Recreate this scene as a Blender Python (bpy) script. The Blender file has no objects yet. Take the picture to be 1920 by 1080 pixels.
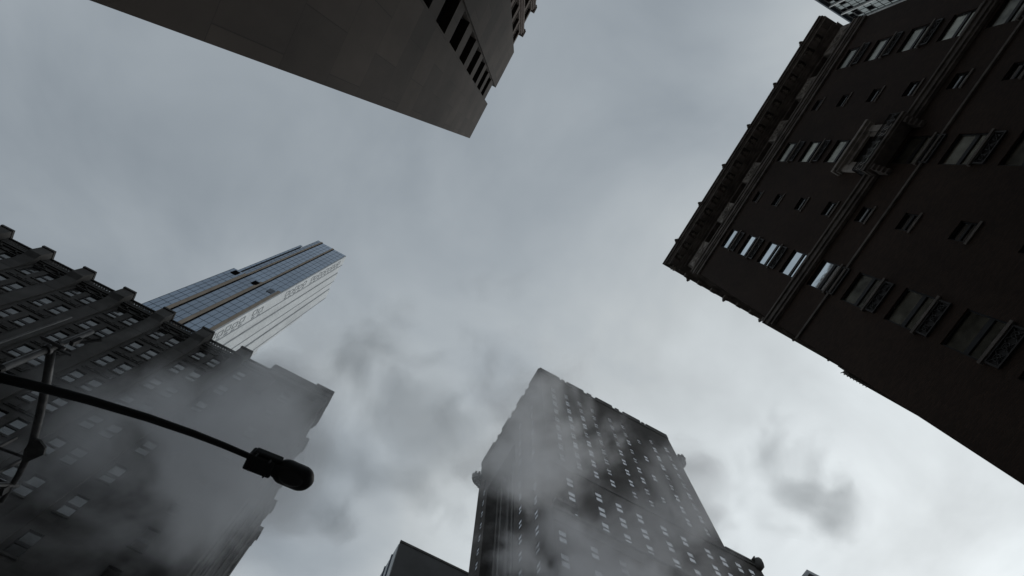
import bpy, bmesh, math, random
from mathutils import Vector, Matrix
random.seed(7)
C = bpy.context.scene.collection
sc = bpy.context.scene

# ------------------------------------------------------------------ camera
cam_d = bpy.data.cameras.new('camera')
cam = bpy.data.objects.new('camera', cam_d)
C.objects.link(cam)
sc.camera = cam
cam_d.sensor_width = 36.0
cam_d.lens = 1050.0 / 1920.0 * 36.0
cam_d.clip_start = 0.05
cam_d.clip_end = 5000
# world axes (rows) seen in image axes (right, down, forward); origin = the eye
RR = ((0.87367607, 0.47647024, 0.09831701),
      (-0.48628186, 0.84909004, 0.20633967),
      (0.01483472, -0.22808382, 0.97352848))
m = Matrix(((RR[0][0], -RR[0][1], -RR[0][2], 0),
            (RR[1][0], -RR[1][1], -RR[1][2], 0),
            (RR[2][0], -RR[2][1], -RR[2][2], 0),
            (0, 0, 0, 1)))
cam.matrix_world = m
GZ = -1.6                                    # ground level below the eye

# ------------------------------------------------------------------ sky and sun
SUN_EL = math.radians(42)
SUN_AZ = math.radians(14)                    # direction towards +X, a little +Y
w = bpy.data.worlds.new('World'); sc.world = w
w.use_nodes = True
nt = w.node_tree; nt.nodes.clear()
def wn(t, **k):
    n = nt.nodes.new(t)
    for a, b in k.items(): setattr(n, a, b)
    return n
def wl(a, b): nt.links.new(a, b)
def wmath(op, a, b=None, c=None):
    n = wn('ShaderNodeMath', operation=op)
    for i, v in enumerate((a, b, c)):
        if v is None: continue
        if isinstance(v, (int, float)): n.inputs[i].default_value = v
        else: wl(v, n.inputs[i])
    return n.outputs[0]
out = wn('ShaderNodeOutputWorld'); bg = wn('ShaderNodeBackground')
bg.inputs['Strength'].default_value = 0.1
sky = wn('ShaderNodeTexSky', sky_type='NISHITA')
sky.sun_disc = False
sky.sun_elevation = SUN_EL
sky.sun_rotation = math.radians(90) - SUN_AZ
tc = wn('ShaderNodeTexCoord'); sep = wn('ShaderNodeSeparateXYZ')
wl(tc.outputs['Generated'], sep.inputs[0])
X, Y, Z = sep.outputs
zz = wmath('MAXIMUM', Z, 0.12)
px = wmath('DIVIDE', X, zz); py = wmath('DIVIDE', Y, zz)
cmb = wn('ShaderNodeCombineXYZ'); wl(px, cmb.inputs[0]); wl(py, cmb.inputs[1])
n1 = wn('ShaderNodeTexNoise'); n1.inputs['Scale'].default_value = 2.1
n1.inputs['Detail'].default_value = 5; n1.inputs['Roughness'].default_value = 0.5
n1.inputs['Distortion'].default_value = 0.35
mp = wn('ShaderNodeMapping'); mp.inputs['Location'].default_value = (3.1, 1.7, 0.4)
wl(cmb.outputs[0], mp.inputs[0]); wl(mp.outputs[0], n1.inputs[0])
n2 = wn('ShaderNodeTexNoise'); n2.inputs['Scale'].default_value = 0.9
n2.inputs['Detail'].default_value = 2; n2.inputs['Roughness'].default_value = 0.5
wl(mp.outputs[0], n2.inputs[0])
# brighter cloud towards the hidden sun
g1 = wmath('MULTIPLY_ADD', X, 0.90, wmath('MULTIPLY', Y, 0.48))
mr = wn('ShaderNodeMapRange', interpolation_type='SMOOTHSTEP')
wl(g1, mr.inputs[0]); mr.inputs[1].default_value = -0.25; mr.inputs[2].default_value = 0.95
mr.inputs[3].default_value = 3.55; mr.inputs[4].default_value = 8.0
lum = wmath('MULTIPLY', mr.outputs[0], wmath('MULTIPLY_ADD', n1.outputs[0], 1.05, wmath('MULTIPLY_ADD', n2.outputs[0], 0.7, 0.12)))
ramp = wn('ShaderNodeValToRGB')
ramp.color_ramp.elements[0].position = 0.32; ramp.color_ramp.elements[0].color = (0.856, 0.995, 1.135, 1)
ramp.color_ramp.elements[1].position = 0.78; ramp.color_ramp.elements[1].color = (0.93, 1.0, 1.032, 1)
wl(wmath('MULTIPLY', lum, 0.14), ramp.inputs[0])
vs = wn('ShaderNodeVectorMath', operation='SCALE'); wl(ramp.outputs[0], vs.inputs[0]); wl(lum, vs.inputs['Scale'])
mx = wn('ShaderNodeMix', data_type='RGBA'); mx.inputs[0].default_value = 0.96
wl(sky.outputs[0], mx.inputs[6]); wl(vs.outputs[0], mx.inputs[7])
wl(mx.outputs[2], bg.inputs['Color']); wl(bg.outputs[0], out.inputs['Surface'])

sun_d = bpy.data.lights.new('sun', 'SUN')
sun_d.energy = 0.5; sun_d.angle = math.radians(25); sun_d.color = (1.0, 0.96, 0.9)
sun = bpy.data.objects.new('sun', sun_d); C.objects.link(sun)
sd = Vector((math.cos(SUN_EL)*math.cos(SUN_AZ), math.cos(SUN_EL)*math.sin(SUN_AZ), math.sin(SUN_EL)))
sun.rotation_euler = sd.to_track_quat('Z', 'Y').to_euler()

sc.view_settings.view_transform = 'Standard'
sc.view_settings.look = 'None'
sc.view_settings.exposure = 0.0
sc.view_settings.gamma = 1.0
sc.cycles.use_denoising = True
sc.cycles.max_bounces = 6
sc.cycles.volume_bounces = 4
sc.cycles.volume_step_rate = 1.0
sc.cycles.volume_max_steps = 64

# ------------------------------------------------------------------ materials
def mat(name, col, rough=0.85, metal=0.0, var=0.25, vscale=0.35, bump=0.0, bscale=20, spec=0.3, col2=None):
    M = bpy.data.materials.new(name); M.use_nodes = True
    t = M.node_tree; b = t.nodes['Principled BSDF']
    b.inputs['Roughness'].default_value = rough; b.inputs['Metallic'].default_value = metal
    b.inputs['Specular IOR Level'].default_value = spec
    tcn = t.nodes.new('ShaderNodeTexCoord')
    no = t.nodes.new('ShaderNodeTexNoise'); no.inputs['Scale'].default_value = vscale
    no.inputs['Detail'].default_value = 6; no.inputs['Roughness'].default_value = 0.6
    t.links.new(tcn.outputs['Object'], no.inputs[0])
    r = t.nodes.new('ShaderNodeValToRGB')
    c2 = col2 or tuple(c*(1+var) for c in col)
    r.color_ramp.elements[0].position = 0.35; r.color_ramp.elements[0].color = (*[c*(1-var) for c in col], 1)
    r.color_ramp.elements[1].position = 0.68; r.color_ramp.elements[1].color = (*c2, 1)
    t.links.new(no.outputs[0], r.inputs[0]); t.links.new(r.outputs[0], b.inputs['Base Color'])
    if bump:
        n3 = t.nodes.new('ShaderNodeTexNoise'); n3.inputs['Scale'].default_value = bscale; n3.inputs['Detail'].default_value = 4
        t.links.new(tcn.outputs['Object'], n3.inputs[0])
        bp = t.nodes.new('ShaderNodeBump'); bp.inputs['Strength'].default_value = bump; bp.inputs['Distance'].default_value = 0.03
        t.links.new(n3.outputs[0], bp.inputs['Height']); t.links.new(bp.outputs[0], b.inputs['Normal'])
    return M

def block_mat(name, c1, c2, mortar, bw, bh, msize, rough=0.85, var=0.3, vscale=0.2, stain=0.3, bias=0.0):
    """masonry laid in blocks or bricks, u = x + y, v = z"""
    M = bpy.data.materials.new(name); M.use_nodes = True
    t = M.node_tree; b = t.nodes['Principled BSDF']
    b.inputs['Roughness'].default_value = rough; b.inputs['Specular IOR Level'].default_value = 0.25
    L = t.links.new
    tcn = t.nodes.new('ShaderNodeTexCoord'); s = t.nodes.new('ShaderNodeSeparateXYZ'); L(tcn.outputs['Object'], s.inputs[0])
    ad = t.nodes.new('ShaderNodeMath'); ad.operation = 'ADD'; L(s.outputs[0], ad.inputs[0]); L(s.outputs[1], ad.inputs[1])
    cb = t.nodes.new('ShaderNodeCombineXYZ'); L(ad.outputs[0], cb.inputs[0]); L(s.outputs[2], cb.inputs[1])
    br = t.nodes.new('ShaderNodeTexBrick'); L(cb.outputs[0], br.inputs[0])
    br.inputs['Color1'].default_value = (*c1, 1); br.inputs['Color2'].default_value = (*c2, 1); br.inputs['Mortar'].default_value = (*mortar, 1)
    br.inputs['Scale'].default_value = 1; br.inputs['Brick Width'].default_value = bw; br.inputs['Row Height'].default_value = bh
    br.inputs['Mortar Size'].default_value = msize; br.inputs['Mortar Smooth'].default_value = 0.1; br.inputs['Bias'].default_value = bias
    no = t.nodes.new('ShaderNodeTexNoise'); no.inputs['Scale'].default_value = vscale; no.inputs['Detail'].default_value = 8
    no.inputs['Roughness'].default_value = 0.65
    mpn = t.nodes.new('ShaderNodeMapping'); mpn.inputs['Scale'].default_value = (1, 1, 0.45)
    L(tcn.outputs['Object'], mpn.inputs[0]); L(mpn.outputs[0], no.inputs[0])
    mrn = t.nodes.new('ShaderNodeMapRange'); L(no.outputs[0], mrn.inputs[0])
    mrn.inputs[1].default_value = 0.3; mrn.inputs[2].default_value = 0.7
    mrn.inputs[3].default_value = 1 - stain; mrn.inputs[4].default_value = 1 + stain
    vm = t.nodes.new('ShaderNodeVectorMath'); vm.operation = 'SCALE'
    L(br.outputs[0], vm.inputs[0]); L(mrn.outputs[0], vm.inputs['Scale']); L(vm.outputs[0], b.inputs['Base Color'])
    bp = t.nodes.new('ShaderNodeBump'); bp.inputs['Strength'].default_value = 0.5; bp.inputs['Distance'].default_value = 0.02
    bp.invert = True
    L(br.outputs['Fac'], bp.inputs['Height']); L(bp.outputs[0], b.inputs['Normal'])
    return M

def glass_mat(name, col, rough=0.04, metal=0.9, wave=0.02, var=0.12, vs=0.8):
    M = bpy.data.materials.new(name); M.use_nodes = True
    t = M.node_tree; b = t.nodes['Principled BSDF']; L = t.links.new
    b.inputs['Roughness'].default_value = rough; b.inputs['Metallic'].default_value = metal
    tcn = t.nodes.new('ShaderNodeTexCoord')
    oi = t.nodes.new('ShaderNodeObjectInfo')
    no = t.nodes.new('ShaderNodeTexNoise'); no.inputs['Scale'].default_value = vs; no.inputs['Detail'].default_value = 2
    ge = t.nodes.new('ShaderNodeNewGeometry')
    L(ge.outputs['Position'], no.inputs[0])
    sm = t.nodes.new('ShaderNodeMath'); sm.operation = 'MULTIPLY_ADD'
    L(oi.outputs['Random'], sm.inputs[0]); sm.inputs[1].default_value = 0.6; L(no.outputs[0], sm.inputs[2])
    mrn = t.nodes.new('ShaderNodeMapRange'); L(sm.outputs[0], mrn.inputs[0])
    mrn.inputs[1].default_value = 0.3; mrn.inputs[2].default_value = 1.3
    mrn.inputs[3].default_value = 1 - 2*var; mrn.inputs[4].default_value = 1 + var
    vm = t.nodes.new('ShaderNodeVectorMath'); vm.operation = 'SCALE'; vm.inputs[0].default_value = col
    L(mrn.outputs[0], vm.inputs['Scale']); L(vm.outputs[0], b.inputs['Base Color'])
    n3 = t.nodes.new('ShaderNodeTexNoise'); n3.inputs['Scale'].default_value = 1.3
    L(ge.outputs['Position'], n3.inputs[0])
    bp = t.nodes.new('ShaderNodeBump'); bp.inputs['Strength'].default_value = wave; bp.inputs['Distance'].default_value = 0.1
    L(n3.outputs[0], bp.inputs['Height']); L(bp.outputs[0], b.inputs['Normal'])
    return M

M = dict(
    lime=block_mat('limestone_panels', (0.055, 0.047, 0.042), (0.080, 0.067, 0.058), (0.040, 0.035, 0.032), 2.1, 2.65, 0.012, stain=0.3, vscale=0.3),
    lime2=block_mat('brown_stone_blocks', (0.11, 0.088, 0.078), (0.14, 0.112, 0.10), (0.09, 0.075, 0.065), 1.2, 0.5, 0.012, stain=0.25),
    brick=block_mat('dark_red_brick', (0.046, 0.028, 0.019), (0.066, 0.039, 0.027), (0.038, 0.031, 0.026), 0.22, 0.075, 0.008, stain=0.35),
    trim=mat('weathered_stone_trim', (0.19, 0.165, 0.145), 0.8, var=0.35, vscale=1.2, bump=0.3),
    carve=mat('carved_pale_stone', (0.42, 0.38, 0.34), 0.85, var=0.35, vscale=2.0, bump=0.4),
    iron=mat('black_iron', (0.055, 0.052, 0.05), 0.5, 0.3, var=0.2),
    frame=mat('dark_window_frame', (0.025, 0.025, 0.027), 0.5),
    glassR=glass_mat('sky_reflecting_glass', (0.80, 0.88, 0.93), metal=0.95),
    glassM=glass_mat('curtained_dark_reflection_glass', (0.27, 0.27, 0.225), rough=0.25, metal=0.85, var=0.4, vs=2.2),  # curtains; on low panes also a dark reflection put into the colour
    glassL=glass_mat('grey_blind_glass', (0.22, 0.225, 0.225), rough=0.12, metal=0.85, var=0.3),
    glassC=glass_mat('pale_glass', (0.37, 0.385, 0.41), rough=0.2, metal=0.9, var=0.42),
    black=mat('black_opening', (0.006, 0.006, 0.007), 0.9, spec=0.0),
    slotglass=glass_mat('dark_slot_glass', (0.03, 0.03, 0.03), rough=0.15, metal=0.3),
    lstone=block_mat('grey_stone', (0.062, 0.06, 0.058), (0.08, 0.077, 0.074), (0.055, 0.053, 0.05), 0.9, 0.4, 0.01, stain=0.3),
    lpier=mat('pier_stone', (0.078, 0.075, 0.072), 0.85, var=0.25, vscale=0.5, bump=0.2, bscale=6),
    cbrick=block_mat('soot_brick', (0.070, 0.064, 0.060), (0.095, 0.086, 0.08), (0.06, 0.055, 0.05), 0.3, 0.1, 0.008, stain=0.3, vscale=0.12),
    cstone=mat('soot_stone', (0.10, 0.095, 0.09), 0.85, var=0.25, vscale=0.6),
    glassD=glass_mat('dim_glass', (0.24, 0.25, 0.265), rough=0.2, metal=0.9, var=0.4),
    blue=glass_mat('blue_curtain_glass', (0.33, 0.40, 0.49), rough=0.12, metal=0.9, wave=0.01, var=0.16, vs=0.06),
    mullion=mat('dark_mullion', (0.075, 0.095, 0.12), 0.5, 0.2),
    seam=mat('grey_seam', (0.26, 0.28, 0.30), 0.6),
    tan=mat('tan_stone_strip', (0.33, 0.275, 0.22), 0.8, var=0.15, vscale=0.3),
    white=block_mat('pale_panel_cladding', (0.62, 0.64, 0.65), (0.68, 0.70, 0.71), (0.42, 0.44, 0.45), 1.5, 1.1, 0.03, stain=0.12, vscale=0.1),
    grn=glass_mat('grey_green_glass', (0.26, 0.29, 0.285), rough=0.15, metal=0.8, var=0.3, vs=0.5),
    fin=mat('pale_metal_fin', (0.62, 0.62, 0.6), 0.5, 0.1),
    conc=mat('smooth_grey_concrete', (0.085, 0.085, 0.085), 0.8, var=0.15, vscale=0.15),
    slab=mat('pale_concrete', (0.42, 0.43, 0.44), 0.8, var=0.12, vscale=0.3),
    lampm=mat('dark_lamp_paint', (0.022, 0.023, 0.025), 0.55, 0.2, var=0.2, vscale=6),
    lens=mat('dull_lamp_lens', (0.02, 0.02, 0.022), 0.6),
    steel=mat('galvanised_steel', (0.11, 0.112, 0.115), 0.5, 0.5, var=0.3, vscale=8),
    asphalt=mat('asphalt', (0.05, 0.05, 0.052), 0.9, var=0.2, vscale=1.5, bump=0.2, bscale=40),
    walk=mat('concrete_pavement', (0.22, 0.21, 0.20), 0.9, var=0.15, vscale=0.8),
    paint=mat('white_road_paint', (0.7, 0.7, 0.68), 0.7, var=0.1),
    red=mat('red_signal_lens', (0.12, 0.01, 0.01), 0.3), amber=mat('amber_signal_lens', (0.14, 0.07, 0.01), 0.3),
    green=mat('green_signal_lens', (0.01, 0.1, 0.06), 0.3),
)

# ------------------------------------------------------------------ mesh helpers
class MB:
    """collects shapes in world coordinates (eye = origin)"""
    def __init__(s): s.v = []; s.f = []
    def quad(s, *p):
        i = len(s.v); s.v += [tuple(q) for q in p]; s.f.append(tuple(range(i, i+len(p))))
    def box(s, a, b):
        x0, x1 = sorted((a[0], b[0])); y0, y1 = sorted((a[1], b[1])); z0, z1 = sorted((a[2], b[2]))
        i = len(s.v)
        s.v += [(x0,y0,z0),(x1,y0,z0),(x1,y1,z0),(x0,y1,z0),(x0,y0,z1),(x1,y0,z1),(x1,y1,z1),(x0,y1,z1)]
        s.f += [tuple(i+k for k in q) for q in ((0,3,2,1),(4,5,6,7),(0,1,5,4),(1,2,6,5),(2,3,7,6),(3,0,4,7))]
    def prism(s, poly, fr, w0, w1, to):
        """poly of (a,b) extruded from w0 to w1; to(a,b,w)->world"""
        i = len(s.v); n = len(poly)
        for wv in (w0, w1): s.v += [tuple(to(a, b, wv)) for a, b in poly]
        s.f.append(tuple(i+k for k in range(n))); s.f.append(tuple(i+n+k for k in reversed(range(n))))
        for k in range(n): s.f.append((i+k, i+n+k, i+n+(k+1) % n, i+(k+1) % n))
    def tube(s, pts, rads, n=12, cap=True):
        pts = [Vector(p) for p in pts]
        if isinstance(rads, (int, float)): rads = [rads]*len(pts)
        i0 = len(s.v); up = Vector((0, 0, 1))
        for k, p in enumerate(pts):
            d = (pts[min(k+1, len(pts)-1)] - pts[max(k-1, 0)]).normalized()
            a = d.cross(up)
            if a.length < 0.05: a = d.cross(Vector((1, 0, 0)))
            a.normalize(); b = d.cross(a)
            for j in range(n):
                t = 2*math.pi*j/n
                s.v.append(tuple(p + rads[k]*(math.cos(t)*a + math.sin(t)*b)))
        for k in range(len(pts)-1):
            for j in range(n):
                s.f.append((i0+k*n+j, i0+k*n+(j+1) % n, i0+(k+1)*n+(j+1) % n, i0+(k+1)*n+j))
        if cap:
            s.f.append(tuple(i0+j for j in reversed(range(n))))
            s.f.append(tuple(i0+(len(pts)-1)*n+j for j in range(n)))
    def bar(s, p, q, r): s.tube([p, q], r, 6)
    def xf(s, fn): s.v = [tuple(fn(v)) for v in s.v]; return s
    def build(s, name, m, parent=None, smooth=False, bevel=0.0):
        base = parent_base(parent) if parent else Vector((0, 0, 0))
        me = bpy.data.meshes.new(name)
        me.from_pydata([tuple(Vector(v)-base) for v in s.v], [], s.f)
        bm = bmesh.new(); bm.from_mesh(me); bmesh.ops.recalc_face_normals(bm, faces=bm.faces) if closed_ok(s) else None
        bm.to_mesh(me); bm.free()
        me.materials.append(m)
        if smooth:
            for p in me.polygons: p.use_smooth = True
        o = bpy.data.objects.new(name, me); C.objects.link(o)
        if parent: o.parent = parent
        if bevel:
            bv = o.modifiers.new('bevel', 'BEVEL'); bv.width = bevel; bv.segments = 2; bv.limit_method = 'ANGLE'
        return o
def closed_ok(s): return getattr(s, 'closed', True)
def parent_base(o):
    b = Vector((0, 0, 0))
    while o is not None:
        b += o.location; o = o.parent
    return b
def thing(name, label, cat, loc, group=None):
    o = bpy.data.objects.new(name, None); C.objects.link(o)
    o.location = loc; o.empty_display_size = 0.5
    o['label'] = label; o['category'] = cat
    if group: o['group'] = group
    return o
def struct(o): o['kind'] = 'structure'; return o

class Frame:
    """wall frame: u along wall, w outward, z up.  rot: outward direction"""
    def __init__(s, ox, oy, face):
        s.ox, s.oy, s.face = ox, oy, face
        s.U, s.W, s.rot = {'-Y': ((1,0),(0,-1),0), '-X': ((0,-1),(-1,0),-90), '+X': ((0,1),(1,0),90), '+Y': ((-1,0),(0,1),180)}[face]
    def p(s, u, w, z):
        return (s.ox + u*s.U[0] + w*s.W[0], s.oy + u*s.U[1] + w*s.W[1], z)
    def box(s, mb, u0, u1, w0, w1, z0, z1): mb.box(s.p(u0, w0, z0), s.p(u1, w1, z1))

def wall(fr, mb, u0, u1, z0, z1, holes, depth=0.25):
    """wall sheet with reveals round each hole (a,b,c,d)=(u0,u1,z0,z1)"""
    mb.closed = False
    holes = [h for h in holes if h[0] >= u0-1e-6 and h[1] <= u1+1e-6 and h[3] <= z1+1e-6 and h[2] >= z0-1e-6]
    us = sorted({u0, u1, *[round(h[0], 4) for h in holes], *[round(h[1], 4) for h in holes]})
    for a, b in zip(us[:-1], us[1:]):
        if b-a < 1e-5: continue
        mid = (a+b)/2
        hs = sorted((h for h in holes if h[0] < mid < h[1]), key=lambda h: h[2])
        z = z0
        for h in hs:
            if h[2] > z+1e-5: mb.quad(fr.p(a,0,z), fr.p(b,0,z), fr.p(b,0,h[2]), fr.p(a,0,h[2]))
            z = max(z, h[3])
        if z1 > z+1e-5: mb.quad(fr.p(a,0,z), fr.p(b,0,z), fr.p(b,0,z1), fr.p(a,0,z1))
    for (a, b, c, d) in holes:
        D = -depth
        mb.quad(fr.p(a,0,c), fr.p(b,0,c), fr.p(b,D,c), fr.p(a,D,c))
        mb.quad(fr.p(a,D,d), fr.p(b,D,d), fr.p(b,0,d), fr.p(a,0,d))
        mb.quad(fr.p(a,0,c), fr.p(a,D,c), fr.p(a,D,d), fr.p(a,0,d))
        mb.quad(fr.p(b,D,c), fr.p(b,0,c), fr.p(b,0,d), fr.p(b,D,d))

# window prototypes, built in local coordinates: x along wall, -y outward, z up, origin bottom centre on the wall face
def local_obj(name, mb, m):
    me = bpy.data.meshes.new(name); me.from_pydata(mb.v, [], mb.f); me.materials.append(m)
    bm = bmesh.new(); bm.from_mesh(me); bmesh.ops.recalc_face_normals(bm, faces=bm.faces); bm.to_mesh(me); bm.free()
    return me
def win_meshes(w, h, gm, fm, sm, depth=0.2, sash=0.5, sill=True, fw=0.07, sillp=0.1, mull=0.09, lintel=False):
    g = MB(); hw = w/2; y0 = depth-0.02
    g.box((-hw+fw*.5, y0, fw*.5), (hw-fw*.5, y0+0.02, h-fw*.5))
    f = MB(); fy0, fy1 = depth-0.08, depth+0.01
    f.box((-hw, fy0, 0), (-hw+fw, fy1, h)); f.box((hw-fw, fy0, 0), (hw, fy1, h))
    f.box((-hw+fw, fy0, 0), (hw-fw, fy1, fw)); f.box((-hw+fw, fy0, h-fw), (hw-fw, fy1, h))
    if sash: f.box((-hw+fw, fy0+0.01, h*sash-mull/2), (hw-fw, fy1, h*sash+mull/2))
    res = [('pane', local_obj('pane', g, gm)), ('frame', local_obj('frame', f, fm))]
    if sill:
        s = MB(); s.box((-hw-0.08, -sillp, -0.14), (hw+0.08, 0.02, -0.004))
        if lintel: s.box((-hw-0.08, -sillp*.8, h+0.004), (hw+0.08, 0.02, h+0.16))
        res.append(('sill', local_obj('sill', s, sm)))
    return res
def place_window(parent, fr, u, z, meshes, name='window'):
    """window = frame mesh (part) with pane, sill (sub-parts)"""
    d = dict(meshes)
    base = parent_base(parent)
    o = bpy.data.objects.new(name, d['frame']); C.objects.link(o); o.parent = parent
    o.location = Vector(fr.p(u, 0, z)) - base; o.rotation_euler = (0, 0, math.radians(fr.rot))
    for k, me in meshes:
        if k == 'frame': continue
        c = bpy.data.objects.new(k, me); C.objects.link(c); c.parent = o
    return o
def merge_windows(parent, lst, key_mat, name, keys):
    """lst of (frame, u, z, meshes): everything of one kind in ONE stuff mesh"""
    mb_all = MB(); mats = []; fm = []
    for fr, u, z, meshes in lst:
        ca, sa = math.cos(math.radians(fr.rot)), math.sin(math.radians(fr.rot))
        o = Vector(fr.p(u, 0, z))
        for k, me in meshes:
            i = len(mb_all.v)
            for v in me.vertices:
                x, y, q = v.co
                mb_all.v.append((o.x + x*ca - y*sa, o.y + x*sa + y*ca, o.z + q))
            mt = me.materials[0]
            if mt not in mats: mats.append(mt)
            for p in me.polygons:
                mb_all.f.append(tuple(i+j for j in p.vertices)); fm.append(mats.index(mt))
    mb_all.closed = False
    o = mb_all.build(name, mats[0], parent)
    for mt in mats[1:]: o.data.materials.append(mt)
    for p, k in zip(o.data.polygons, fm): p.material_index = k
    o['kind'] = 'stuff'
    return o
def windows_for(parent, lst, limit=98):
    """nearest to the eye become parts of their own, the rest one stuff part"""
    lst = sorted(lst, key=lambda t: Vector(t[0].p(t[1], 0, t[2])).length)
    keep = lst[:limit]; rest = lst[limit:]
    for fr, u, z, me in keep: place_window(parent, fr, u, z, me)
    if rest: merge_windows(parent, rest, None, 'distant_windows', None)

def ring(mb, c, r, t, fr, n=14, w=0.05):
    """flat ring on wall, c=(u,w,z)"""
    for k in range(n):
        a, b = 2*math.pi*k/n, 2*math.pi*(k+1)/n
        poly = [(c[0]+math.cos(a)*r, c[2]+math.sin(a)*r), (c[0]+math.cos(b)*r, c[2]+math.sin(b)*r),
                (c[0]+math.cos(b)*(r-t), c[2]+math.sin(b)*(r-t)), (c[0]+math.cos(a)*(r-t), c[2]+math.sin(a)*(r-t))]
        mb.prism(poly, fr, c[1], c[1]+w, lambda u, z, ww: fr.p(u, ww, z))

# ================================================================== setting: ground
gm = MB(); gm.quad((-900,-900,GZ),(900,-900,GZ),(900,900,GZ),(-900,900,GZ)); gm.closed = False
struct(gm.build('ground', M['asphalt']))
def pavement(x0, x1, y0, y1):
    b = MB(); b.box((x0, y0, GZ-0.2), (x1, y1, GZ+0.13)); struct(b.build('pavement', M['walk'], bevel=0.03))
pavement(-70, 0.9, -140, 5.2); pavement(13.4, 110, -140, 5.2)
pavement(-120, -0.6, 27.8, 150); pavement(20.5, 120, 31.5, 170)
b = MB()
for k in range(9): b.box((1.6+k*1.3, 6.0, GZ+0.004), (2.2+k*1.3, 9.0, GZ+0.008))
for k in range(12): b.box((-3.8, 6.4+k*1.7, GZ+0.004), (-1.2, 7.1+k*1.7, GZ+0.008))
struct(b.build('crosswalk_markings', M['paint']))

# ================================================================== R: brick building on the right
def build_brick_hotel():
    T = thing('brick_building', 'dark brick block with bracketed stone cornice and iron balcony, filling the right side', 'building', (35, -10, GZ))
    XW = 17.5; Y1, Y0 = 1.0, -21.4; ZT = 49.15
    fr = Frame(XW, 0, '-X')                       # u = -y
    U0, U1 = -Y1, -Y0
    big = [2.54, 10.15, 17.8]; small = [6.3, 14.05]
    holes = []; wins = []
    bigm = win_meshes(1.62, 1.96, M['glassR'], M['frame'], M['trim'], depth=0.15, sash=0.42, fw=0.06, sillp=0.14, mull=0.22)
    bigb = win_meshes(1.62, 1.96, M['glassM'], M['frame'], M['trim'], depth=0.15, sash=0.42, fw=0.06, sillp=0.14, mull=0.22)
    smm = win_meshes(0.9, 1.0, M['glassL'], M['frame'], M['trim'], depth=0.16, sash=0.5, fw=0.06, sillp=0.06, mull=0.1)
    ztops = [44.85 - 3.45*k for k in range(13)]
    for zt in ztops:
        for u in big:
            holes.append((u-0.81, u+0.81, zt-1.96, zt)); wins.append((fr, u, zt-1.96, bigm if (u < 5 and zt > 30) else bigb))  # low panes get darker glass, its colour imitating the facing building's reflection
        for u in small:
            zs = zt-0.25
            holes.append((u-0.45, u+0.45, zs-1.0, zs)); wins.append((fr, u, zs-1.0, smm))
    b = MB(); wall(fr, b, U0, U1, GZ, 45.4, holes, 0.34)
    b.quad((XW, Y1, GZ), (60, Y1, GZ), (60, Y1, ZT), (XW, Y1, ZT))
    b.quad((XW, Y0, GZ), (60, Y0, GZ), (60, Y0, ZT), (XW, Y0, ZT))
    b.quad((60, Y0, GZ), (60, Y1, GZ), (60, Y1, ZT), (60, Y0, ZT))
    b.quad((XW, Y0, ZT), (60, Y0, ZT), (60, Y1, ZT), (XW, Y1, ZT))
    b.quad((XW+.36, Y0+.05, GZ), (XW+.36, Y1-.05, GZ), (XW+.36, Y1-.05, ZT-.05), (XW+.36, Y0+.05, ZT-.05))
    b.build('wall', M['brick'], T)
    for fr_, u, z, me in wins: place_window(T, fr_, u, z, me)
    # ornamental panels with crossed bars under the large windows
    pm = MB(); pm.box((-0.74, -0.02, 0.0), (0.74, 0.03, 0.62))
    for (x0, x1, z0, z1) in ((-0.78,0.78,0,0.06),(-0.78,0.78,0.56,0.62),(-0.78,-0.71,0.06,0.56),(0.71,0.78,0.06,0.56)):
        pm.box((x0, -0.10, z0), (x1, -0.021, z1))
    for k in range(3):
        c = -0.47 + 0.47*k
        for sg in (-1, 1):
            pm.tube([(c-0.22, -0.06, 0.31-sg*0.24), (c+0.22, -0.06, 0.31+sg*0.24)], 0.022, 6)
        for q in range(12):
            a0, a1 = q*math.pi/6, (q+1)*math.pi/6
            pm.tube([(c+0.13*math.cos(a0), -0.075, 0.31+0.13*math.sin(a0)), (c+0.13*math.cos(a1), -0.075, 0.31+0.13*math.sin(a1))], 0.02, 5)
    pme = local_obj('crossed_panel', pm, M['iron'])
    base = parent_base(T)
    for zt in ztops:
        for u in big:
            if u == 10.15 and 33 < zt < 36: continue
            o = bpy.data.objects.new('crossed_panel', pme); C.objects.link(o); o.parent = T
            o.location = Vector(fr.p(u, 0, zt-1.96-0.80)) - base; o.rotation_euler = (0, 0, math.radians(fr.rot))
    # string courses
    def moulding(nm, prof, m, ua=U0-0.0, ub=U1, wrap=True):
        """prof = list of (w0,w1,z0,z1) slabs, returned along the corner side"""
        s = MB()
        for (w1, z0, z1) in prof:
            fr.box(s, ua-(w1 if wrap else 0), ub, -0.02, w1, z0, z1)
            if wrap: s.box((XW+0.02, Y1-0.02, z0), (59, Y1+w1, z1))
        return s.build(nm, m, T, bevel=0.02)
    moulding('string_course', [(0.18, 31.3, 31.5), (0.28, 31.51, 31.85), (0.38, 31.86, 32.02)], M['trim'])
    moulding('string_course', [(0.10, 28.55, 28.72)], M['trim'])
    moulding('architrave', [(0.14, 45.41, 45.75), (0.22, 45.76, 45.95), (0.30, 45.96, 46.12), (0.20, 46.13, 46.6), (0.28, 46.61, 46.8)], M['trim'])
    # frieze with openings between carved panels
    cent = [2.54, 6.34, 10.15, 13.98, 17.8]
    fh = [(c-0.95, c+0.95, 46.95, 48.6) for c in cent]
    f = MB(); wall(fr, f, U0, U1, 46.8, 48.95, fh, 0.55)
    f.build('frieze', M['trim'], T)
    bk = MB(); bk.box((XW+0.58, Y0+.1, 46.8), (XW+0.64, Y1-.1, 48.95)); bk.build('frieze_recess', M['black'], T)
    edges = [U0+0.15] + [e for c in cent for e in (c-0.95, c+0.95)] + [U1-0.15]
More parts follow.
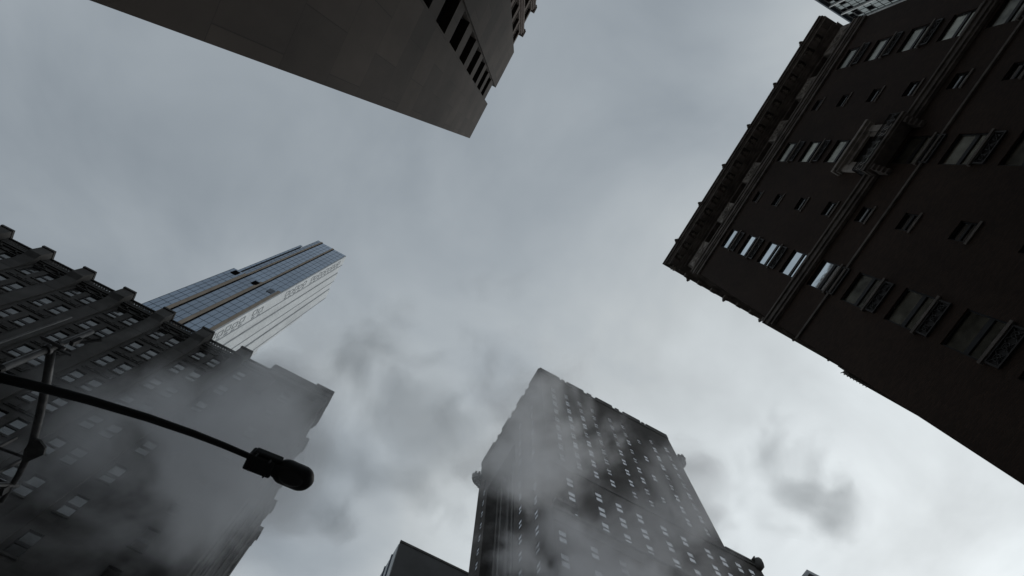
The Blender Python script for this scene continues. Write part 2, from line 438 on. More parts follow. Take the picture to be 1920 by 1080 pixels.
    for a, c2 in zip(edges[::2], edges[1::2]):
        p = MB(); fr.box(p, a+0.05, c2-0.05, 0.01, 0.09, 47.0, 48.55)
        mid = (a+c2)/2; L = (c2-a)/2-0.2
        if L > 0.3:
            ring(p, (mid, 0.10, 47.78), min(0.52, L+.1), 0.12, fr, w=0.08)
            ring(p, (mid, 0.12, 47.78), 0.24, 0.1, fr, 10, w=0.10)
            for sg in (-1, 1):
                for t in (-1, 1):
                    p.tube([fr.p(mid+sg*0.55*min(1, L), 0.12, 47.78+t*0.15), fr.p(mid+sg*L, 0.12, 47.78+t*0.62)], 0.07, 6)
        p.build('carved_panel', M['carve'], T)
    moulding('bed_moulding', [(0.22, 48.96, 49.08), (0.42, 49.09, 49.2), (0.62, 49.21, 49.34)], M['trim'])
    # cornice slab
    s = MB(); YN = 2.0; YS = -21.75; XE = 15.9
    s.box((XE+0.22, YS, 49.66), (36, YN-0.22, 49.85)); s.box((XE+0.08, YS-0.01, 49.86), (36.0, YN-0.08, 50.12)); s.box((XE, YS-0.02, 50.13), (36.0, YN, 50.34))
    s.box((XW-0.2, YS+.02, 49.35), (36, Y1+0.2, 49.65))
    s.build('cornice', M['trim'], T, bevel=0.02)
    s = MB()
    for xf, zf in ((XE+0.30, 49.60), (XE+0.24, 49.80), (XW-0.34, 49.28)): s.box((xf, YS+0.05, zf-0.05), (xf+0.07, YN-0.3, zf+0.05))
    s.build('fillet', M['carve'], T)
    s = MB(); s.box((35.7, Y1+0.03, 49.2), (52, 2.25, 50.4)); s.box((36.4, 2.26, 49.5), (50, 2.55, 50.3))
    for k in range(16): s.tube([(35.6+k*0.18, 2.3, 49.1), (35.7+k*0.18+0.2*(k%2), 2.6, 49.5)], 0.04, 5)
    s.build('cornice_return', M['trim'], T)
    # modillions
    y = YN-0.75
    mod = MB(); mod.box((XE+0.42, -0.28, -0.34), (XW-0.21, 0.28, 0.0)); mod.box((XE+0.34, -0.22, -0.22), (XE+0.42, 0.22, -0.04))
    me = bpy.data.meshes.new('modillion'); me.from_pydata(mod.v, [], mod.f); me.materials.append(M['trim'])
    ros = MB()
    for q in range(6):
        a = q*math.pi/3
        ros.tube([(16.75, 0.57, -0.05), (16.75+0.3*math.cos(a), 0.57+0.22*math.sin(a), -0.04)], [0.10, 0.07], 6)
    mer = bpy.data.meshes.new('rosette'); mer.from_pydata(ros.v, [], ros.f); mer.materials.append(M['carve'])
    k = 0
    while y > YS+0.3:
        o = bpy.data.objects.new('modillion', me); C.objects.link(o); o.parent = T
        o.location = Vector((0, y, 49.655)) - base
        r = bpy.data.objects.new('rosette', mer); C.objects.link(r); r.parent = o
        y -= 1.145; k += 1
    for k in range(13):
        o = bpy.data.objects.new('modillion', me); C.objects.link(o); o.parent = T
        o.rotation_euler = (0, 0, math.radians(-90))
        o.location = Vector((18.2+k*1.4, 0, 0)) - base
        o.location = Vector((18.2+k*1.4, 1.3+16.75+0.2, 49.655)) - base
        o.scale = (1.0, 1, 1)
        # local x from 16.3..17.3 maps to -y
    # lion masks along the cornice edge
    lm = MB()
    lm.tube([(0,0,-0.1),(-0.06,0,0.02),(-0.15,0,0.06),(-0.22,0,0.04),(-0.25,0,-0.02)], [0.08,0.15,0.15,0.10,0.05], 10)
    lm.tube([(-0.08,-0.17,0.1),(-0.1,-0.15,0.14)], [0.05,0.03], 6); lm.tube([(-0.08,0.17,0.1),(-0.1,0.15,0.14)], [0.05,0.03], 6)
    lme = bpy.data.meshes.new('lion_mask'); lme.from_pydata(lm.v, [], lm.f); lme.materials.append(M['trim'])
    for yy in (-0.43, -4.2, -7.95, -11.75, -15.6, -19.3):
        o = bpy.data.objects.new('lion_mask', lme); C.objects.link(o); o.parent = T; o.location = Vector((XE+0.02, yy, 50.1))-base
    for xx in (18.7, 22.6, 26.6, 30.4, 34.4):
        o = bpy.data.objects.new('lion_mask', lme); C.objects.link(o); o.parent = T; o.location = Vector((xx, YN-0.02, 50.1))-base
        o.rotation_euler = (0, 0, math.radians(-90))
    # balcony with window surround on the middle column
    S = MB(); uc = 10.2
    for (a, c2, w1, z0, z1) in ((uc-1.5, uc-1.12, 0.22, 31.65, 34.85), (uc+1.12, uc+1.5, 0.22, 31.65, 34.85),
                                (uc-1.65, uc+1.65, 0.36, 34.86, 35.02), (uc-1.75, uc+1.75, 0.52, 35.03, 35.25),
                                (uc-1.11, uc-0.86, 0.12, 32.4, 34.55), (uc+0.86, uc+1.11, 0.12, 32.4, 34.55), (uc-1.11, uc+1.11, 0.16, 34.56, 34.85)):
        fr.box(S, a, c2, -0.01, w1, z0, z1)
    S.build('window_surround', M['carve'], T, bevel=0.02)
    Bc = MB()
    fr.box(Bc, uc-1.72, uc+1.72, 0.0, 0.74, 31.28, 31.40); fr.box(Bc, uc-1.78, uc+1.78, 0.0, 0.86, 31.41, 31.6)
    for sg in (-1, 1):
        for k in range(4):
            fr.box(Bc, uc+sg*1.4-0.16, uc+sg*1.4+0.16, 0.0, 0.68-0.15*k, 31.27-0.2*(k+1), 31.27-0.2*k-0.002)
    bo = Bc.build('balcony', M['trim'], T, bevel=0.02)
    Rl = MB()
    def rail(p0, p1):
        p0, p1 = Vector(p0), Vector(p1); n = max(2, int((p1-p0).length/0.42))
        for zz in (0.04, 0.95): Rl.tube([p0+Vector((0,0,zz)), p1+Vector((0,0,zz))], 0.045, 6)
        Rl.tube([p0+Vector((0,0,0.18)), p1+Vector((0,0,0.18))], 0.02, 6); Rl.tube([p0+Vector((0,0,0.8)), p1+Vector((0,0,0.8))], 0.02, 6)
        d = (p1-p0).normalized()
        for k in range(n):
            c = p0 + (p1-p0)*((k+.5)/n)
            for (r, zc) in ((0.17, 0.5), (0.08, 0.5)):
                for q in range(10):
                    a0, a1 = q*math.pi/5, (q+1)*math.pi/5
                    Rl.tube([c+d*(r*math.cos(a0))+Vector((0,0,zc+r*math.sin(a0))), c+d*(r*math.cos(a1))+Vector((0,0,zc+r*math.sin(a1)))], 0.02, 5, cap=False)
            for sg in (-1, 1):
                Rl.tube([c+d*(-0.2)+Vector((0,0,0.5-sg*0.3)), c+d*0.2+Vector((0,0,0.5+sg*0.3))], 0.018, 5)
        for k in range(n+1):
            c = p0 + (p1-p0)*(k/n); Rl.tube([c, c+Vector((0,0,0.95))], 0.024, 5)
    z = 31.6
    rail(fr.p(uc-1.72, 0.80, z), fr.p(uc+1.72, 0.80, z)); rail(fr.p(uc-1.72, 0.05, z), fr.p(uc-1.72, 0.80, z)); rail(fr.p(uc+1.72, 0.05, z), fr.p(uc+1.72, 0.80, z))
    Rl.build('railing', M['iron'], bo)
build_brick_hotel()

# ================================================================== A: limestone building overhead at the top left
def build_limestone():
    T = thing('limestone_building', 'plain grey brown limestone block with one strip of dark slot windows at the top', 'building', (-12, -4, GZ))
    d = 5.0; fr = Frame(-d, 0, '+X')              # u = y
    b = MB(); b.closed = False
    ZA = 54.4; ZB = 54.0; ZS = 51.4
    # bay one (corner), slot strip, bay two
    def solid(mb, u0, u1, w0, w1, z0, z1): fr.box(mb, u0, u1, w0, w1, z0, z1)
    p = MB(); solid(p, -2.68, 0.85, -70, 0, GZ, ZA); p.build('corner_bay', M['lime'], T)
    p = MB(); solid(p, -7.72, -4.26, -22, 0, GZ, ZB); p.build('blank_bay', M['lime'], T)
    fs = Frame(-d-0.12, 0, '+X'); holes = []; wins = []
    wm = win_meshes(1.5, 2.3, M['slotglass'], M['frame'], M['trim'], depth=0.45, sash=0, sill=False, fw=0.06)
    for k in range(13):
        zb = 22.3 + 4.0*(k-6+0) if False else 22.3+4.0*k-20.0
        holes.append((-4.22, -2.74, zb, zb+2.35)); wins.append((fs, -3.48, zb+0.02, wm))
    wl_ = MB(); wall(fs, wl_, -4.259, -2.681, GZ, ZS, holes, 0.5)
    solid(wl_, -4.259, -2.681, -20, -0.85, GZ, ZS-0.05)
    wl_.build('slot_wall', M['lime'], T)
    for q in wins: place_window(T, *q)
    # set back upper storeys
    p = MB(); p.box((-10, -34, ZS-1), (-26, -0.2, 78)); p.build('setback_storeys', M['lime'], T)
build_limestone()

def build_brown():
    T = thing('brown_stone_building', 'brown stone tower edge with narrow windows between pilasters, topmost beside the plain limestone block', 'building', (-14, -22, GZ))
    d = 5.0; fr = Frame(-d-0.1, 0, '+X')
    cols = []; u = -8.35
    while u > -34: cols.append(u); u -= 1.95
    holes = []; wins = []
    wm = win_meshes(1.05, 2.75, M['slotglass'], M['frame'], M['trim'], depth=0.35, sash=0.5, sill=True, fw=0.06, sillp=0.05)
    for c in cols:
        for k in range(13):
            zb = 47.9-4.15*k
            if zb < GZ+1: break
            holes.append((c-0.53, c+0.53, zb, zb+2.8)); wins.append((fr, c, zb+0.02, wm))
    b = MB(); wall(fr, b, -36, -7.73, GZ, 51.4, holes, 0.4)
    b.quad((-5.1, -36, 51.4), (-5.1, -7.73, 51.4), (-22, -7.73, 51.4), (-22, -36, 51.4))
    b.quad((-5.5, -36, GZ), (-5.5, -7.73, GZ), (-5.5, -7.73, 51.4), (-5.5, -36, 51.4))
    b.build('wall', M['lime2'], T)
    pl = [c-0.975 for c in cols]
    for i, c in enumerate(pl):
        p = MB(); top = 53.2 if i % 2 == 0 else 52.2
        fr.box(p, c-0.26, c+0.26, -0.3, 0.10, GZ, top-0.5); fr.box(p, c-0.10, c+0.10, 0.10, 0.18, GZ, top-0.8)
        fr.box(p, c-0.32, c+0.32, -0.4, 0.20, top-0.5, top-0.28); fr.box(p, c-0.28, c+0.28, -0.4, 0.26, top-0.28, top)
        p.build('pilaster', M['lime2'], T, bevel=0.02)
    windows_for(T, wins, 60)
    p = MB(); p.box((-11, -70, 49), (-30, -34.2, 74)); p.build('setback_storeys', M['lime2'], T)
build_brown()

# ================================================================== GR: glass tower past the brick building
def build_grid_tower():
    T = thing('gridded_tower', 'grey glass tower with pale vertical fins, peeking over the brick building at the top right', 'building', (36, -75, GZ))
    Yp = -60.0; H = 132.9
    fr = Frame(0, Yp, '+Y')                       # u = -x
    x0, x1 = 18.0, 49.0
    b = MB(); b.box((x0, Yp-0.25, GZ), (x1, Yp-28, H)); b.build('body', M['conc'], T)
    fl = 3.5; nb = 10; bw = (x1-x0)/nb
    gl = MB(); sp = MB(); k = 0
    z = H-1.2
    rnd = random.Random(3)
    while z > 40:
        x = x0+0.1
        while x < x1-0.3:
            ww = bw/3
            a = rnd.random()
            tgt = gl if a < 0.62 else sp
            dz = 1.9 if a < 0.62 else 1.4
            tgt.box((x+0.07, Yp-0.24, z-dz), (x+ww-0.07, Yp-0.1 if tgt is gl else Yp-0.16, z))
            x += ww
        z -= fl*0.62
    gl.build('window_panes', M['grn'], T)['kind'] = 'stuff'
    sp.build('dark_spandrels', M['black'], T)['kind'] = 'stuff'
    for k in range(nb+1):
        p = MB(); xx = min(x0+k*bw, x1-0.12); p.box((xx-0.11, Yp-0.24, 20), (xx+0.11, Yp+0.32, H-0.6)); p.build('fin', M['fin'], T)
    p = MB(); p.box((x0-0.1, Yp-0.24, H-0.55), (x1+0.1, Yp+0.4, H)); p.build('coping', M['mullion'], T)
    p = MB(); p.box((x1+0.001, Yp-0.2, 20), (x1+0.9, Yp-27, H-0.4)); p.build('side_wall', M['slab'], T)
build_grid_tower()

# ================================================================== L: stone building with crenellated piers, left
def build_left_stone():
    T = thing('stone_pier_building', 'dark stone block on the left with projecting piers and blocks along its roofline', 'building', (-30, 44, GZ))
    D = 32.0; XC = -5.75; H = 55.3; XL = -62
    fr = Frame(0, D, '-Y')                        # u = x
    wm = win_meshes(0.94, 1.86, M['glassL'], M['frame'], M['lstone'], depth=0.14, sash=0.5, fw=0.05, sillp=0.08, mull=0.20)
    wm2 = win_meshes(0.94, 1.86, M['glassL'], M['frame'], M['lstone'], depth=0.14, sash=0.44, fw=0.05, sillp=0.08, mull=0.26)
    piers = [-15.45-4.35*k for k in range(11)]
    holes = []; wins = []
    cols = [p+1.4 for p in piers] + [p-1.4 for p in piers] + [-9.2]
    for c in cols:
        for k in range(15):
            zc = 51.8-3.55*k
            if zc < 2: break
            holes.append((c-0.47, c+0.47, zc-0.94, zc+0.94)); wins.append((fr, c, zc-0.93, wm if (k+int(c)) % 3 else wm2))
    b = MB(); wall(fr, b, XL, XC, GZ, H-1.1, holes, 0.3)
    # side wall facing +X
    fs = Frame(XC, 0, '+X')
    ys = [33.6+0.0, 37.95, 42.3, 46.65, 50.6]
    sholes = []
    for a in range(4):
        for c in (ys[a]+1.45, ys[a]+2.9):
            for k in range(15):
                zc = 51.8-3.55*k
                if zc < 2: break
                sholes.append((c-0.47, c+0.47, zc-0.94, zc+0.94)); wins.append((fs, c, zc-0.93, wm))
    wall(fs, b, D, 51.0, GZ, H-1.1, sholes, 0.3)
    b.quad((XL, 51, GZ), (XC, 51, GZ), (XC, 51, H-1.1), (XL, 51, H-1.1))
    b.quad((XL, D, GZ), (XL, 51, GZ), (XL, 51, H-1.1), (XL, D, H-1.1))
    b.quad((XL, D, H-1.1), (XL, 51, H-1.1), (XC, 51, H-1.1), (XC, D, H-1.1))
    b.quad((XL, D+.32, GZ), (XC-.32, D+.32, GZ), (XC-.32, D+.32, H-1.2), (XL, D+.32, H-1.2))
    b.quad((XC-.32, D+.32, GZ), (XC-.32, 50.9, GZ), (XC-.32, 50.9, H-1.2), (XC-.32, D+.32, H-1.2))
    b.build('wall', M['lstone'], T)
    windows_for(T, wins, 99)
    # recessed spandrels between paired windows, front
    for i, p in enumerate(piers):
        s = MB(); wd = 0.60
        fr.box(s, p-wd, p+wd, 0.005, 0.14, GZ, 50.6)
        s.build('pier', M['lpier'], T, bevel=0.02)
        s = MB(); pw = 0.66
        s.prism([(0.0, 50.61), (0.145, 50.61), (0.22, 51.8), (0.5, 53.1), (0.84, 53.7), (0.84, 55.2), (-0.3, 55.2), (-0.3, 53.7), (0.0, 53.7)], None, p-pw+.05, p+pw-.05, lambda a, b_, w_: fr.p(w_, a, b_))
        fr.box(s, p-pw, p+pw, -0.35, 0.95, 55.201, 55.5)
        s.build('pier_block', M['lpier'], T, bevel=0.03)
    for i, y in enumerate(ys):
        s = MB(); fs.box(s, y-0.5, y+0.5, 0.005, 0.14, GZ, 53.4); s.build('pier', M['lpier'], T, bevel=0.02)
        s = MB(); fs.box(s, y-0.6, y+0.6, -0.3, 0.2, 53.42, 54.6); fs.box(s, y-0.7, y+0.7, -0.3, 0.36, 54.6, 55.3); s.build('pier_block', M['lstone'], T, bevel=0.03)
    # corner pavilion
    s = MB(); s.box((-12.2, D-0.45, 50.2), (-12.0+0.9, D+.3, 54.3)); s.box((-12.2, D-0.8, 54.3), (-5.42, D+3.0, 55.45)); s.box((-12.0, D-0.72, 53.6), (-5.5, D+2.9, 54.3))
    s.box((-6.6, D-.5, GZ), (-5.62, D+.2, 53.6)); s.box((-7.4, D-.95, 55.0), (-5.38, D+1.0, 55.6))
    s.build('corner_block', M['lstone'], T, bevel=0.03)
    # parapet: pierced balustrade between the blocks
    bal = MB(); wd = 4.35-1.32
    bal.box((-wd/2, -0.12, 0), (wd/2, 0.18, 0.22)); bal.box((-wd/2, -0.10, 0.86), (wd/2, 0.16, 1.02))
    n = 11
    for k in range(n):
        x = -wd/2+(k+.5)*wd/n
        bal.tube([(x, 0.03, 0.2), (x, 0.03, 0.35), (x, 0.03, 0.5), (x, 0.03, 0.88)], [0.05, 0.10, 0.11, 0.04], 7)
        rr = 0.07+0.02*(k % 2)
        bal.tube([(x+wd/n/2, 0.03, 1.0), (x+wd/n/2, 0.03, 1.16+0.05*(k % 2))], [rr, rr*.5], 6)
    bme = local_obj('balustrade', bal, M['lstone'])
    base = parent_base(T)
    xs = [(piers[i]+piers[i+1])/2 for i in range(len(piers)-1)] + [piers[0]+2.175]
    for x in xs:
        o = bpy.data.objects.new('balustrade', bme); C.objects.link(o); o.parent = T
        o.location = Vector((x, D-0.06, H-1.1))-base
        if x == xs[-1]: o.scale = (0.85, 1, 1); o.location.x -= 0.3
    # cornice band under the parapet and drooping ornaments over the top windows
    s = MB(); fr.box(s, XL, XC+.02, 0.0, 0.16, 53.55, 53.75); fr.box(s, XL, XC+.02, 0.0, 0.28, 53.76, 54.0)
    s.build('cornice', M['lstone'], T, bevel=0.02)
    hood = MB()
    hood.box((-1.3, -0.10, 0), (1.3, 0.0, 0.12))
    for c in (-0.77, 0.77):
        for q in range(8):
            a0, a1 = q*math.pi/8, (q+1)*math.pi/8
            hood.tube([(c+0.56*math.cos(a0), -0.07, 0.02+0.36*math.sin(a0)), (c+0.56*math.cos(a1), -0.07, 0.02+0.36*math.sin(a1))], 0.07, 6)
        hood.tube([(c, -0.1, 0.38), (c, -0.16, 0.6)], [0.14, 0.06], 7)
    hme = local_obj('window_hood', hood, M['lstone'])
    for x in xs[:-1]:
        o = bpy.data.objects.new('window_hood', hme); C.objects.link(o); o.parent = T; o.location = Vector((x, D-0.005, 52.85))-base
    # spandrel ornament rows (two upper floors in shadowed relief)
    spn = MB(); spn.box((-1.25, -0.06, 0), (1.25, 0.0, 0.7))
    for c in (-0.77, 0.0, 0.77): spn.box((c-0.28, -0.12, 0.14), (c+0.28, -0.061, 0.56))
    sme = local_obj('spandrel', spn, M['lstone'])
    for x in xs[:7]:
        for k in range(5):
            o = bpy.data.objects.new('spandrel', sme); C.objects.link(o); o.parent = T; o.location = Vector((x, D-0.005, 51.8-1.03-1.1-3.55*k))-base
build_left_stone()

# ================================================================== G: tall glass tower behind the stone building
def build_glass_tower():
    T = thing('glass_tower', 'slender blue glass tower with tan stripes and pale side, behind the left stone building', 'building', (-55, 88, GZ))
    D = 75.0; e = [-0.619*D, -0.700*D, -0.775*D, -0.845*D]     # x edges, right to left
    XR = e[0]; ZT = 3.255*D; ZM = 2.335*D; Z2 = 3.035*D
    b = MB()
    b.box((e[0]-0.9, D+0.3, GZ), (e[1], D+21.9, ZT-1.9)); b.box((e[0]-0.9, D+0.3, ZT-1.9), (e[1], D+4, ZT)); b.box((e[1]-0.01, D+0.3, GZ), (e[2], D+22, ZT+0.3))
    b.box((e[2]-0.01, D+0.3, GZ), (-0.808*D, D+20, ZT+0.9)); b.box((-0.808*D-0.01, D+0.9, GZ), (-0.826*D, D+18, Z2)); b.box((-0.826*D-0.01, D+0.3, GZ), (e[3], D+18, ZM))
    b.build('core', M['conc'], T)
    strips = [(e[0], e[1], ZT, 3), (e[1], e[2], ZT+0.3, 3), (e[2], -0.808*D, ZT+0.9, 2), (-0.808*D, -0.826*D, Z2, 1), (-0.826*D, e[3], ZM, 1)]
    strips = [(xa, xb, zt, nb, 0.0 if nb == 3 else ZM) for (xa, xb, zt, nb) in strips[:4]] + [(e[2], e[3], ZM, 3, 0.0)]
    fh = 3.9
    for (xa, xb, zt, nb, zlo) in strips:
        step = 0.9 if zt == Z2 else 0.0
        st = zt in (ZT, ZT+0.3)
        for (z0, z1) in ((0.0, ZM), (ZM, zt)):
            if z1-z0 < 1 or z0 < zlo: continue
            # tan strip and black recess at the right side of each glass strip; both step left above the black openings
            tw = 0.9; off = 0.0 if z0 == 0 else 1.3
            ra = xa
            if st or zt == ZT+0.9:
                pass
            g = MB(); gx1 = xa-(tw+0.55) if (z0 == 0 and nb > 1) else xa-0.45
            if z0 > 0 and nb > 1 and xa != e[0]:
                gx1 = xa-0.95
            g.box((xb+0.05, D, z0), (gx1, D+0.28, z1-0.05)); g.build('glazing', M['blue'], T)
            ml = MB()
            z = z0+fh
            while z < z1:
                ml.box((xb+0.04, D-0.03, z-0.055), (gx1+0.01, D+0.02, z+0.055)); z += fh
            n = nb
            for k in range(0, n+1):
                xx = xb+0.1+(gx1-xb-0.15)*k/n
                ml.box((xx-0.05, D-0.035, z0), (xx+0.05, D+0.01, z1-0.06))
            ml.build('mullions', M['mullion'], T)
            if nb > 1 and (z0 == 0 or xa != e[0]):
                t2 = MB()
                if z0 == 0: t2.box((gx1+0.02, D-0.12, z0), (xa-0.45, D+0.3, z1))
                else: t2.box((gx1+0.02, D-0.12, z0), (xa-0.35, D+0.3, z1))
                t2.build('tan_strip', M['tan'], T)
                r = MB(); r.box((xa-(0.44 if z0 == 0 else 0.34), D+0.05, z0), (xa-0.06, D+0.3, z1)); r.build('dark_recess', M['black'], T)
    # black square openings
    for xc, mt in ((-0.818*D, M['black']), (-0.7256*D, M['black']), (-0.6546*D, M['mullion'])):
        p = MB(); p.box((xc-0.85, D-0.15, 2.275*D), (xc+0.85, D-0.02, 2.275*D+3.2)); p.build('plant_opening', mt, T)
    # pale +X side with vertical steps and small window pattern
    fr = Frame(XR, 0, '+X')
    segs = [(D+0.0, 79.6, 0.0), (79.6, 83.8, -0.35), (83.8, 88.0, -0.1), (88.0, 92.2, -0.45), (92.2, 97.0, -0.15)]
    for i, (y0, y1, wv) in enumerate(segs):
        p = MB(); p.box((XR+wv, y0+0.02, GZ), (XR-2.5, y1, ZT-0.2)); p.build('side_panel', M['white'], T)
        r = MB(); r.box((XR+wv+0.12, y1-0.34, GZ), (XR+wv+0.005, y1-0.05, ZT-0.6)); r.build('side_rib', M['seam'], T)
        if i == 0:
            wi = MB(); z = ZT-6-3*i
            rnd = random.Random(i)
            while z > 90:
                if rnd.random() < 0.8:
                    hh = 2.6; y = y0+1.0+(0.35 if int(z/3.9) % 2 else 0)
                    x = XR+wv+0.005
                    for (ya, yb, za, zb) in ((y, y+1.7, z, z+0.14), (y, y+1.7, z+hh, z+hh+0.14), (y, y+0.13, z+0.14, z+hh), (y+1.57, y+1.7, z+.14, z+hh)):
                        wi.box((x, ya, za), (x+0.1, yb, zb))
                    if i == 0:
                        wi.box((x, y+2.3, z+0.4), (x+0.08, y+2.9, z+2.2))
                z -= 3.9
            wi.build('window_outlines', M['seam'], T)['kind'] = 'stuff'
    p = MB(); p.box((XR-4, 97.01, GZ), (XR-0.8, 101.5, 0.74*ZT)); p.box((XR-4, 97.01, 0.74*ZT), (XR-0.8, 99.5, 0.9*ZT)); p.build('rear_wing', M['white'], T)
build_glass_tower()

# ================================================================== C: tall crenellated tower, bottom centre
def corner_ornament(T, x, y, z0, dx, dy):
    """bracketed stone turret sticking out from the corner"""
    p = MB()
    for k, (r, za, zb) in enumerate(((0.3, 0.0, 0.8), (0.55, 0.8, 1.5), (0.82, 1.5, 2.1), (0.98, 2.1, 3.3))):
        pts = [(x+dx*r*0.9+math.cos(a)*r, y+dy*r*0.9+math.sin(a)*r) for a in [j*math.pi/4+0.39 for j in range(8)]]
        p.prism(pts, None, z0+za, z0+zb-0.002, lambda a, b_, w_: (a, b_, w_))
    for j in range(8):
        a = j*math.pi/4; r = 0.9
        cx_, cy_ = x+dx*0.88+math.cos(a)*r, y+dy*1.12+math.sin(a)*r
        p.box((cx_-0.22, cy_-0.22, z0+3.3), (cx_+0.22, cy_+0.22, z0+3.9))
    p.build('corner_turret', M['cstone'], T)
def build_centre_tower():
    T = thing('crenellated_tower', 'tall dark brick tower with notched parapet and corner turrets, rising from steam at bottom centre', 'building', (40, 49, GZ))
    D = 36.0; XA = 24.85; XB = 56.5; H = 111.0; YB = 61.6; XW2 = 62.6; HW = 75.5
    fr = Frame(0, D, '-Y')
    wm = win_meshes(0.92, 1.95, M['glassC'], M['frame'], M['cstone'], depth=0.06, sash=0.5, fw=0.03, sillp=0.04, mull=0.2)
    wmb = win_meshes(1.15, 2.2, M['glassC'], M['frame'], M['cstone'], depth=0.07, sash=0.5, fw=0.04, sillp=0.05, mull=0.22)
    wmd = win_meshes(0.92, 1.95, M['glassD'], M['frame'], M['cstone'], depth=0.12, sash=0.5, fw=0.04, sillp=0.04, mull=0.24)
    rnd = random.Random(11)
    hole = []; wins = []
    cols = [0.767, 0.851, 0.935, 1.018, 1.131, 1.216, 1.302, 1.403, 1.503]
    for c in cols:
        for k in range(-1, 8):
            z = (2.780-0.0886*k)*D-0.85; x = c*D
            if c in (1.302,) and k % 2: continue
            hole.append((x-0.46, x+0.46, z, z+1.95)); wins.append((fr, x, z, wm if rnd.random() < 0.4 else wmd))
    for c in (0.786, 0.92, 1.015, 1.113, 1.229, 1.325, 1.443, 1.517):
        for zc in (1.985, 1.89, 1.795):
            if c == 1.325 and zc > 1.98: pass
            z = zc*D-1.0; x = c*D; hole.append((x-0.575, x+0.575, z, z+2.2)); wins.append((fr, x, z, wmb))
    for c in (0.722, 0.846, 0.96, 1.113, 1.229, 1.325, 1.443, 1.517):
        for k in range(10):
            z = (1.617-0.113*k)*D-1.0; x = c*D
            if z < 4: break
            hole.append((x-0.575, x+0.575, z, z+2.2)); wins.append((fr, x, z, wmb))
    # wing windows
    for c in (1.60, 1.668):
        for k in range(16):
            z = (2.0-0.1*k)*D-1.0; x = c*D
            if z < 4: break
            hole.append((x-0.575, x+0.575, z, z+2.2)); wins.append((fr, x, z, wmb))
    b = MB(); wall(fr, b, XA, XB, GZ, H-1.0, hole, 0.2)
    wall(fr, b, XB, XW2, GZ, HW, hole, 0.2)
    fs = Frame(XA, 0, '-X'); sh = []     # u=-y
    wl3 = win_meshes(1.0, 1.85, M['glassC'], M['frame'], M['cstone'], depth=0.07, sash=0.5, fw=0.04, sillp=0.05, mull=0.2)
    for r in (1.61, 1.79, 2.15, 2.365):
        for k in range(20):
            z = (3.615+0.134*3-0.1335*k)*24.85-0.9
            if z < 6: break
            if r in (2.15,) and k < 6: continue
            sh.append((-r*24.85-0.5, -r*24.85+0.5, z, z+1.85)); wins.append((fs, -r*24.85, z, wl3))
    # light court in the side wall
    wall(fs, b, -46.4, -D, GZ, H-1.0, sh, 0.2); wall(fs, b, -YB, -57.2, GZ, H-1.0, sh, 0.2)
    wall(fs, b, -57.2, -46.4, 96.0, H-1.0, [], 0.2)
    fc = Frame(XA+2.2, 0, '-X'); wall(fc, b, -57.2, -46.4, GZ, 96.0, [h for h in sh if False], 0.2)
    for y in (46.4, 57.2): b.quad((XA, y, GZ), (XA+2.2, y, GZ), (XA+2.2, y, 96.0), (XA, y, 96.0))
    b.quad((XA, 46.4, 96.0), (XA+2.2, 46.4, 96.0), (XA+2.2, 57.2, 96.0), (XA, 57.2, 96.0))
    b.quad((XA, YB, GZ), (XB, YB, GZ), (XB, YB, H-1), (XA, YB, H-1)); b.quad((XB, D, HW), (XB, YB, HW), (XB, YB, H-1), (XB, D, H-1))
    b.quad((XA, D, H-1), (XB, D, H-1), (XB, YB, H-1), (XA, YB, H-1))
    b.quad((XW2, D, GZ), (XW2, YB, GZ), (XW2, YB, HW), (XW2, D, HW)); b.quad((XB, D, HW), (XW2, D, HW), (XW2, YB, HW), (XB, YB, HW))
    b.quad((XA+.4, D+.22, GZ), (XW2-.05, D+.22, GZ), (XW2-.05, D+.22, HW-.1), (XA+.4, D+.22, HW-.1))
    b.quad((XA+.4, D+.22, HW-.1), (XB-.05, D+.22, HW-.1), (XB-.05, D+.22, H-1.1), (XA+.4, D+.22, H-1.1))
    b.build('wall', M['cbrick'], T)
    wins = [q for q in wins if not (q[0] is fs and 46.4 < -q[1] < 57.2)]
    windows_for(T, wins, 99)
    for k in range(5):
        p = MB(); y = 47.6+k*2.1; fc.box(p, -y-0.3, -y+0.3, 0.0, 0.5+0.3*(k % 2), GZ, 95.9); p.build('court_pier', M['cstone'], T)
    # parapet segments with notches
    segs = [(24.85, 0.823*D), (0.872*D, 0.987*D), (1.071*D, 1.184*D), (1.260*D, 1.379*D), (1.422*D, 56.5)]
    posts = [(0.835*D, 0.857*D), (1.01*D, 1.04*D), (1.205*D, 1.23*D), (1.39*D, 1.41*D)]
    par = MB(); fr.box(par, XA, XB, -0.5, 0.12, H-0.98, H-0.2)
    par.build('parapet', M['cstone'], T)
    for i, (a, c2) in enumerate(segs):
        p = MB(); fr.box(p, a, c2, -0.6, 0.16, H-0.19, H+0.75); p.build('merlon', M['cstone'], T, bevel=0.04)
    for (a, c2) in posts:
        p = MB(); fr.box(p, a, c2, -0.6, 0.18, H-0.19, H+0.5); p.build('merlon', M['cstone'], T, bevel=0.04)
    par = MB(); fs.box(par, -YB, -D, -0.5, 0.12, H-0.98, H-0.2); par.build('parapet', M['cstone'], T)
    for (r0, r1, t) in ((D/24.85, 1.625, 0.75), (1.66, 1.69, 0.5), (1.73, 1.84, 0.75), (1.89, 1.93, 0.45), (1.97, 2.10, 0.75), (2.15, 2.18, 0.5), (2.24, YB/24.85, 0.75)):
        p = MB(); fs.box(p, -r1*24.85, -r0*24.85-0.17, -0.6, 0.22, H-0.19, H+t); p.build('merlon', M['cstone'], T, bevel=0.04)
